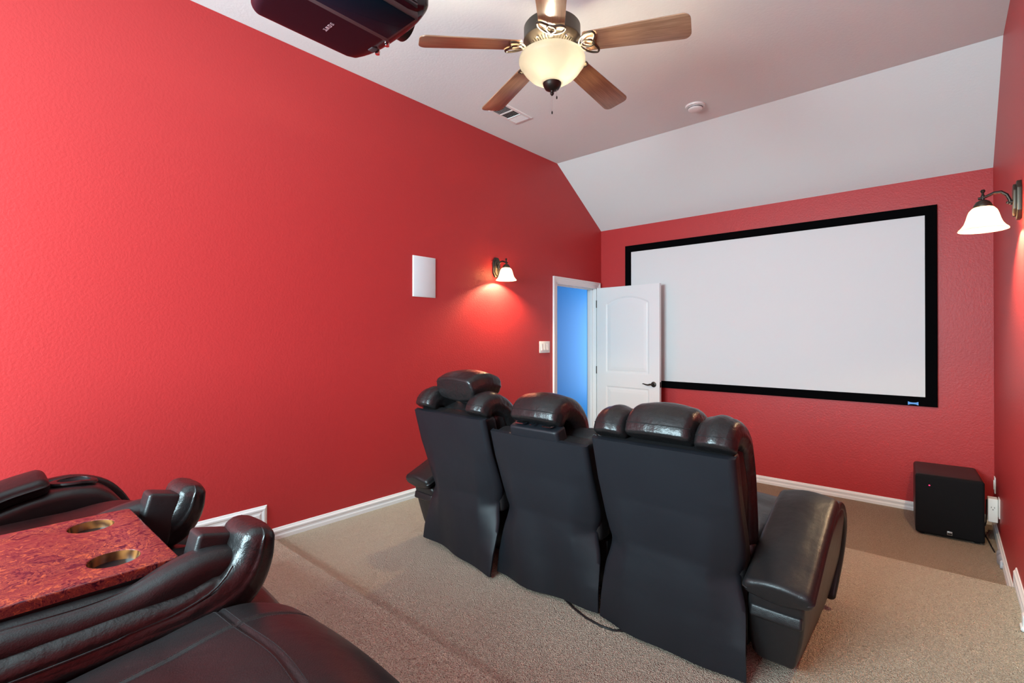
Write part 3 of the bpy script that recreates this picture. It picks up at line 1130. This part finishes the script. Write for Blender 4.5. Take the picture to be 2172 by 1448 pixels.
# ------------------------------------------------------------------ projector
def projector():
    X0, X1, Y0, Y1, Z0, Z1 = -1.690, -1.285, .60, 1.075, 2.50, 2.675
    root = empty('projector', ((X0 + X1) / 2, (Y0 + Y1) / 2, ZC))
    tag(root, 'glossy black projector hung upside down from the ceiling near the fan', 'projector')
    ox, oy, oz = root.location
    sx, sy, sz = X1 - X0, Y1 - Y0, Z1 - Z0

    def shape(V):
        V = V.copy()
        f = np.clip((V[:, 1] - (sy / 2 - .09)) / .09, 0, 1)
        low = np.clip((-V[:, 2] + sz / 2) / sz, 0, 1)
        V[:, 2] += .055 * f ** 2 * low           # front lip rises
        c = np.clip(np.abs(V[:, 0]) / (sx / 2), 0, 1)
        V[:, 1] -= .030 * c ** 3 * np.sign(V[:, 1]) * (np.abs(V[:, 1]) > sy * .3)   # corners swept back in plan
        return V
    rbox('projector_body', (sx, sy, sz), .030, BLACK_GLOSS, root, ((X0 + X1) / 2 - ox, (Y0 + Y1) / 2 - oy, (Z0 + Z1) / 2 - oz), n=14, puff=(0, 0, .004), deform=shape)
    # raised dark panel on the right half of the underside with its grey edge
    m = MB()
    px0, px1, py0, py1 = -1.474, -1.293, .62, 1.000
    m.box(px0 - ox, px1 - ox, py0 - oy, py1 - oy, Z0 - .0075 - oz, Z0 + .02 - oz).build('underside_bezel', CHARCOAL_P, root, bevel=.004)
    MB().box(px0 + .022 - ox, px1 - .004 - ox, py0 - oy + .004, py1 - .010 - oy, Z0 - .010 - oz, Z0 - oz).build('underside_panel', PANEL_NAVY, root, bevel=.002)
    for i in range(11):
        z = Z0 + .028 + i * .0105
        MB().box(X1 - .003 - ox, X1 + .006 - ox, .66 - oy, .985 - oy, z - oz, z + .0045 - oz).build('vent_slat', CHARCOAL_P, root)
    MB().box(X1 - .002 - ox, X1 + .001 - ox, .655 - oy, .99 - oy, Z0 + .024 - oz, Z0 + .145 - oz).build('vent_recess', DARK, root)
    for kx, ky in ((-1.500, 1.020), (-1.570, 1.027)):
        mb = MB().lathe([(0, -.016), (.008, -.015), (.010, -.008), (.009, .0), (.006, .01), (0, .012)], 18, (kx - ox, ky - oy, Z0 + .012 - oz)).build('adjusting_foot', CHROME, root, True)
    rbox('foot_cover', (.030, .026, .012), .005, CHARCOAL_P, root, (-1.560 - ox, 1.000 - oy, Z0 + .002 - oz), n=3)
    # lens in the front face
    lz = (Z0 + Z1) / 2 + .02
    for nm, pr, mt in (('lens_barrel', [(.0, 0), (.062, 0), (.062, .03), (.05, .034), (.046, .02), (0, .018)], BLACK_P), ('lens', [(0, .028), (.03, .025), (.046, .016)], BLACK_GLOSS)):
        mb = MB().lathe(pr, 32)
        mb.V = [(-1.4875 - ox + x, Y1 - .012 - oy + z, lz - oz + y) for x, y, z in mb.V]
        mb.build(nm, mt, root, True)
    # maker's lettering on the underside (it hangs inverted): slab letters drawn as small raised bars
    G = {'S': [(0, .8, 1, 1), (0, .42, .28, 1), (0, .42, 1, .6), (.72, 0, 1, .6), (0, 0, 1, .2), (0, 0, .16, .3), (.84, .7, 1, 1)],
         'O': [(0, .1, .28, .9), (.72, .1, 1, .9), (.12, .82, .88, 1), (.12, 0, .88, .18)],
         'N': [(.1, 0, .26, 1), (.78, 0, .94, 1), (0, 0, .38, .12), (0, .88, .36, 1), (.66, .88, 1.06, 1)],
         'Y': [(.38, 0, .64, .5), (.24, 0, .78, .12), (0, .88, .42, 1), (.62, .88, 1.02, 1)]}
    mb = MB()
    lw, lh, gap = .0115, .013, .0038
    cxt, cyt = -1.552, .826
    total = 4 * lw + 3 * gap
    zt = Z0 - .0046

    def put(quad, k):
        V = []
        for u, v in quad:
            X = cxt + total / 2 - (k * (lw + gap) + u * lw)
            V.append((X - ox, cyt + (v - .5) * lh - oy))
        n = len(V)
        VV = [(x, y, zt - oz) for x, y in V] + [(x, y, zt + .003 - oz) for x, y in V]
        mb.add(VV, [tuple(range(n)), tuple(range(n, 2 * n))] + [(i, (i + 1) % n, n + (i + 1) % n, n + i) for i in range(n)])
    for k, ch in enumerate('SONY'):
        for a, b, c, e in G[ch]:
            put([(a, b), (c, b), (c, e), (a, e)], k)
        if ch == 'N':
            put([(.1, 1), (.36, 1), (.94, 0), (.68, 0)], k)
        if ch == 'Y':
            put([(.1, .95), (.38, .95), (.64, .45), (.40, .40)], k)
            put([(.9, .95), (.72, .95), (.46, .45), (.62, .40)], k)
    mb.build('lettering', LOGO_P, root)['label'] = 'small pale lettering on the glossy underside'
    MB().tube([(0, 0, Z1 - oz - .01), (0, 0, -.01)], .022, 20).build('mount_pole', BLACK_P, root, True)
    MB().lathe([(0, 0), (.075, 0), (.075, -.012), (.03, -.02), (0, -.02)], 28).build('ceiling_plate', BLACK_P, root, True)
    rbox('mount_bracket', (.20, .20, .02), .006, BLACK_P, root, (0, 0, Z1 - oz + .008), n=3)


projector()


# ------------------------------------------------------------------ sconces
def sconce(name, loc, sgn, label, power):
    """sgn +1: wall on the left, arm reaches towards +x"""
    root = empty(name, loc)
    tag(root, label, 'wall lamp', 'bronze wall sconces')
    def octo(w, h, c):
        return [(-w + c, -h), (w - c, -h), (w, -h + c * 1.6), (w, h - c * 1.6), (w - c, h), (-w + c, h), (-w, h - c * 1.6), (-w, -h + c * 1.6)]
    m = MB().prism(octo(.046, .094, .024), 0, sgn * .018).prism(octo(.036, .078, .020), sgn * .017, sgn * .030)
    m.build('back_plate', BRONZE, root, bevel=.003)
    m = MB().tube([(sgn * .028, 0, -.005), (sgn * .040, 0, -.004)], .010, 12)
    m.tube([(sgn * .036, 0, -.018), (sgn * .040, 0, .008), (sgn * .050, 0, .034), (sgn * .070, 0, .052), (sgn * .094, 0, .052), (sgn * .116, 0, .042), (sgn * .135, 0, .034), (sgn * .154, 0, .032)], [.006, .0072, .0075, .0075, .0075, .007, .007, .0065], 10)
    m.lathe([(0, .008), (.006, .006), (.007, 0), (.006, -.006), (0, -.008)], 12, (sgn * .046, 0, -.006))
    m.build('arm', BRONZE_D, root, True)
    X = sgn * .136
    MB().lathe([(0, .085), (.007, .083), (.010, .076), (.007, .069), (.0045, .066), (.0055, .058), (.008, .052), (.006, .046), (.007, .030), (0, .030)], 20, (X, 0, -.008)).build('finial', BRONZE_D, root, True)
    MB().lathe([(0, .028), (.012, .027), (.026, .018), (.034, .004), (.038, -.006), (.037, -.010), (0, -.010)], 32, (X, 0, -.004)).build('shade_cap', BRONZE, root, True)
    pr = [(.030, -.012), (.042, -.018), (.053, -.032), (.060, -.052), (.066, -.076), (.073, -.096), (.084, -.113), (.095, -.124), (.0975, -.130), (.095, -.131), (.081, -.117), (.070, -.099), (.0625, -.077), (.0565, -.053), (.050, -.034), (.040, -.021), (.030, -.016)]
    sh = MB().lathe(pr + [pr[0]], 48, (X, 0, 0)).build('glass_shade', SHADE, root, True)
    MB().lathe([(0, -.040), (.012, -.040), (.014, -.034), (.014, -.012), (0, -.012)], 20, (X, 0, 0)).build('lamp_socket', PLASTIC_W, root, True)
    point('sconce_bulb', (loc[0] + X, loc[1], loc[2] - .074), power, AMBER, .022)


sconce('wall_sconce', (XL, 3.40, 2.110), 1, 'bronze sconce with a lit bell shade on the long red wall, beside the white speaker', 44)
sconce('wall_sconce', (XR, 3.45, 2.125), -1, 'bronze sconce with a lit bell shade on the wall near the screen corner', 44)


# ------------------------------------------------------------------ small wall and ceiling fittings
def speaker():
    y0, y1, z0, z1 = 2.425, 2.659, 1.778, 2.110
    root = empty('wall_speaker', (XL, (y0 + y1) / 2, z0))
    tag(root, 'plain white flush rectangular speaker on the red wall left of the sconce', 'speaker')
    h, w = z1 - z0, y1 - y0
    MB().box(0, .008, -w / 2, w / 2, 0, h).build('speaker_frame', PLASTIC_W, root, bevel=.002)
    MB().box(.004, .011, -w / 2 + .006, w / 2 - .006, .006, h - .006).build('grille', GRILLE_W, root, bevel=.002)


speaker()


def switch():
    root = empty('light_switch', (XL, 4.158, 1.343))
    tag(root, 'white triple rocker switch plate beside the door casing', 'switch')
    MB().box(0, .006, -.090, .090, -.062, .062).build('switch_plate', PLASTIC_W, root, bevel=.003)
    for i in (-1, 0, 1):
        MB().box(.005, .0075, i * .046 - .0185, i * .046 + .0185, -.036, .036).build('rocker_frame', PLASTIC_W, root, bevel=.0008)
        MB().prism([(-.033, .006), (.033, .006), (.033, .008), (0, .0135), (-.033, .0125)], i * .046 - .0155, i * .046 + .0155, 'x')
        m = MB()
        V = [(x, i * .046 + dy, z) for dy in (-.0155, .0155) for x, z in ((.006, -.033), (.013, -.033), (.0095, 0), (.008, .033), (.006, .033))]
        m.add(V, [(0, 1, 2, 3, 4), (5, 6, 7, 8, 9)] + [(j, (j + 1) % 5, 5 + (j + 1) % 5, 5 + j) for j in range(5)])
        rk = m.build('rocker', PLASTIC_W, root)


switch()


def vent():
    x0, x1, y0, y1 = -2.890, -2.697, 2.968, 3.320
    root = empty('air_vent', ((x0 + x1) / 2, (y0 + y1) / 2, ZC))
    tag(root, 'white rectangular air vent in the ceiling below a fan blade tip', 'vent')
    w, h = (x1 - x0) / 2, (y1 - y0) / 2
    rim = .024
    m = MB()
    rings = [[(-a, -b, z), (a, -b, z), (a, b, z), (-a, b, z)] for a, b, z in ((w, h, 0), (w, h, -.003), (w - .004, h - .004, -.008), (w - rim, h - rim, -.009), (w - rim, h - rim, .0))]
    V = [p for r in rings for p in r]
    F = [(i * 4 + j, i * 4 + (j + 1) % 4, (i + 1) * 4 + (j + 1) % 4, (i + 1) * 4 + j) for i in range(len(rings) - 1) for j in range(4)]
    m.add(V, F).build('vent_frame', PLASTIC_W, root)
    MB().box(-w + rim, w - rim, -h + rim, h - rim, -.0015, 0).build('backing', DARK, root)
    L = 2 * (h - rim)
    for i in (1, 2):
        yy = -h + rim + L * i / 3
        MB().box(-w + rim, w - rim, yy - .006, yy + .006, -.009, -.001).build('divider', PLASTIC_W, root)
    c = R_(38)
    for sec_i in range(3):
        ya, yb_ = -h + rim + L * sec_i / 3 + .006, -h + rim + L * (sec_i + 1) / 3 - .006
        if sec_i == 1:     # slats along y
            for j in range(8):
                xx = -w + rim + (j + .5) * 2 * (w - rim) / 8
                MB().prism([(xx - .006, -.0015), (xx - .005, -.001), (xx + .006, -.0085), (xx + .005, -.009)], ya, yb_, 'y').build('slat', PLASTIC_W, root)
        else:
            for j in range(6):
                yy = ya + (j + .5) * (yb_ - ya) / 6
                s = 1 if sec_i == 2 else -1
                MB().prism([(yy - s * .007, -.0015), (yy - s * .006, -.001), (yy + s * .007, -.0085), (yy + s * .006, -.009)], -w + rim, w - rim, 'x').build('slat', PLASTIC_W, root)


vent()


def smoke():
    root = empty('smoke_detector', (-1.548, 4.045, ZC))
    tag(root, 'round white smoke detector on the flat ceiling near the slope', 'smoke detector')
    MB().lathe([(0, 0), (.078, 0), (.079, -.006), (.075, -.014), (.060, -.016), (0, -.016)], 40).build('detector_base', PLASTIC_W, root, True)
    MB().lathe([(.058, -.015), (.060, -.018), (.056, -.034), (.048, -.040), (0, -.042)], 40).build('detector_cap', PLASTIC_W, root, True)
    MB().lathe([(.0595, -.020), (.0605, -.022), (.0590, -.026)], 40).build('sensor_slot', CHARCOAL_P, root, True)
    MB().lathe([(0, -.0435), (.004, -.042), (.004, -.040)], 12, (.02, 0, 0)).build('test_button', PLASTIC_W, root, True)


smoke()


# ------------------------------------------------------------------ subwoofer and power bits
def subwoofer():
    w, dpt, h = .376, .50, .44
    root = empty('subwoofer', (.017, 4.717, 0), R_(3.5))
    tag(root, 'black cube subwoofer on the lowest carpet in the corner by the screen', 'subwoofer')
    rbox('cabinet', (w, dpt - .03, h - .012), .022, SUBW, root, (0, dpt / 2 + .012, h / 2 + .006), n=4)
    rbox('front_grille', (w - .002, .034, h - .012), .0165, CLOTH_B, root, (0, .017, h / 2 + .006), n=6, puff=(0, .004, 0))
    MB().lathe([(0, .0018), (.004, .001), (.0045, -.002)], 10).V
    m = MB()
    m.box(-.112, -.104, -.0035, .004, .366, .372)
    m.build('power_light', LED, root, bevel=.001)['label'] = 'small glowing red light'
    b = MB().box(-.012, .016, -.0045, .004, .032, .058).build('badge', SILVER, root, bevel=.001)
    b['label'] = 'small square silver badge with a dark band'
    MB().box(-.010, .014, -.0052, -.004, .036, .047).build('badge_band', BLACK_P, b)
    for x in (-.15, .15):
        for y in (.05, .44):
            MB().lathe([(0, 0), (.018, 0), (.018, .014), (0, .014)], 12, (x, y, 0)).build('foot', BLACK_P, root, True)


subwoofer()


def outlets():
    # plate close to the corner, seen edge-on
    root = empty('wall_plate', (XR, 5.20, .335))
    tag(root, 'white wall plate seen edge-on in the corner behind the subwoofer', 'wall plate')
    MB().box(-.007, 0, -.036, .036, -.060, .060).build('plate', PLASTIC_W, root, bevel=.002)
    MB().box(-.011, -.005, -.017, .017, -.034, .034).build('socket_face', PLASTIC_W, root, bevel=.001)
    root = empty('outlet_plate', (XR, 4.80, .265))
    tag(root, 'white outlet plate on the right-hand red wall behind the plug-in box', 'outlet')
    MB().box(-.007, 0, -.040, .040, -.068, .068).build('plate', PLASTIC_W, root, bevel=.002)
    # plug-in box with an outlet on its near side
    root = empty('plug_in_box', (XR - .007, 4.86, .150))
    tag(root, 'white plug-in outlet box with three slots beside the subwoofer', 'adapter')
    rbox('box_shell', (.052, .080, .165), .006, PLASTIC_W, root, (-.026, .0, .0825), n=3)
    for dx in (-.008, .008):
        MB().box(-.026 + dx - .0012, -.026 + dx + .0012, -.0412, -.0385, .100, .110).build('slot', DARK, root)
    m = MB().lathe([(0, 0), (.003, 0), (.003, .002), (0, .002)], 12)
    m.V = [(x - .026, -.0412 + z, y + .090) for x, y, z in m.V]
    m.build('ground_hole', DARK, root)
    m = MB().tube([(.216, 4.85, .30), (.214, 4.85, .22), (.213, 4.85, .14), (.209, 4.87, .105), (.206, 4.95, .09), (.206, 5.02, .06), (.212, 5.00, .008), (.224, 4.88, .006), (.236, 4.72, .006), (.244, 4.63, .006)], .0042, 8)
    o = m.build('power_cord', BLACK_P, None, True)
    tag(o, 'black power cord running from the subwoofer along the right baseboard', 'cord')
    root = empty('cable_cover', (XR - .03, 4.45, 0))
    tag(root, 'crumpled grey clear plastic on the carpet against the right baseboard', 'plastic cover')
    rbox('plastic_film', (.022, .22, .05), .010, CLEARISH, root, (.012, 0, .026), n=5, puff=(.003, .004, .004), deform=lambda V: V + .006 * np.sin(V[:, [1, 2, 0]] * 60))
    root = empty('cable_stub', (XR - .020, 3.12, ZM))
    tag(root, 'small white cable stub against the near right baseboard', 'cable stub')
    rbox('stub_body', (.020, .05, .07), .009, PLASTIC_W, root, (0, 0, .036), n=3)
    rbox('stub_foot', (.028, .06, .022), .010, PLASTIC_W, root, (-.002, 0, .011), n=3)


outlets()

# thin black cable on the carpet behind the front row
m = MB().tube([(-1.42, 1.99, ZM + .005), (-1.33, 1.945, ZM + .005), (-1.24, 1.915, ZM + .005), (-1.16, 1.905, ZM + .005), (-1.10, 1.912, ZM + .005), (-1.06, 1.94, ZM + .005), (-1.05, 2.0, ZM + .005)], .005, 8)
tag(m.build('floor_cable', BLACK_P, None, True), 'thin black cable lying on the carpet between the two seat back covers', 'cable')
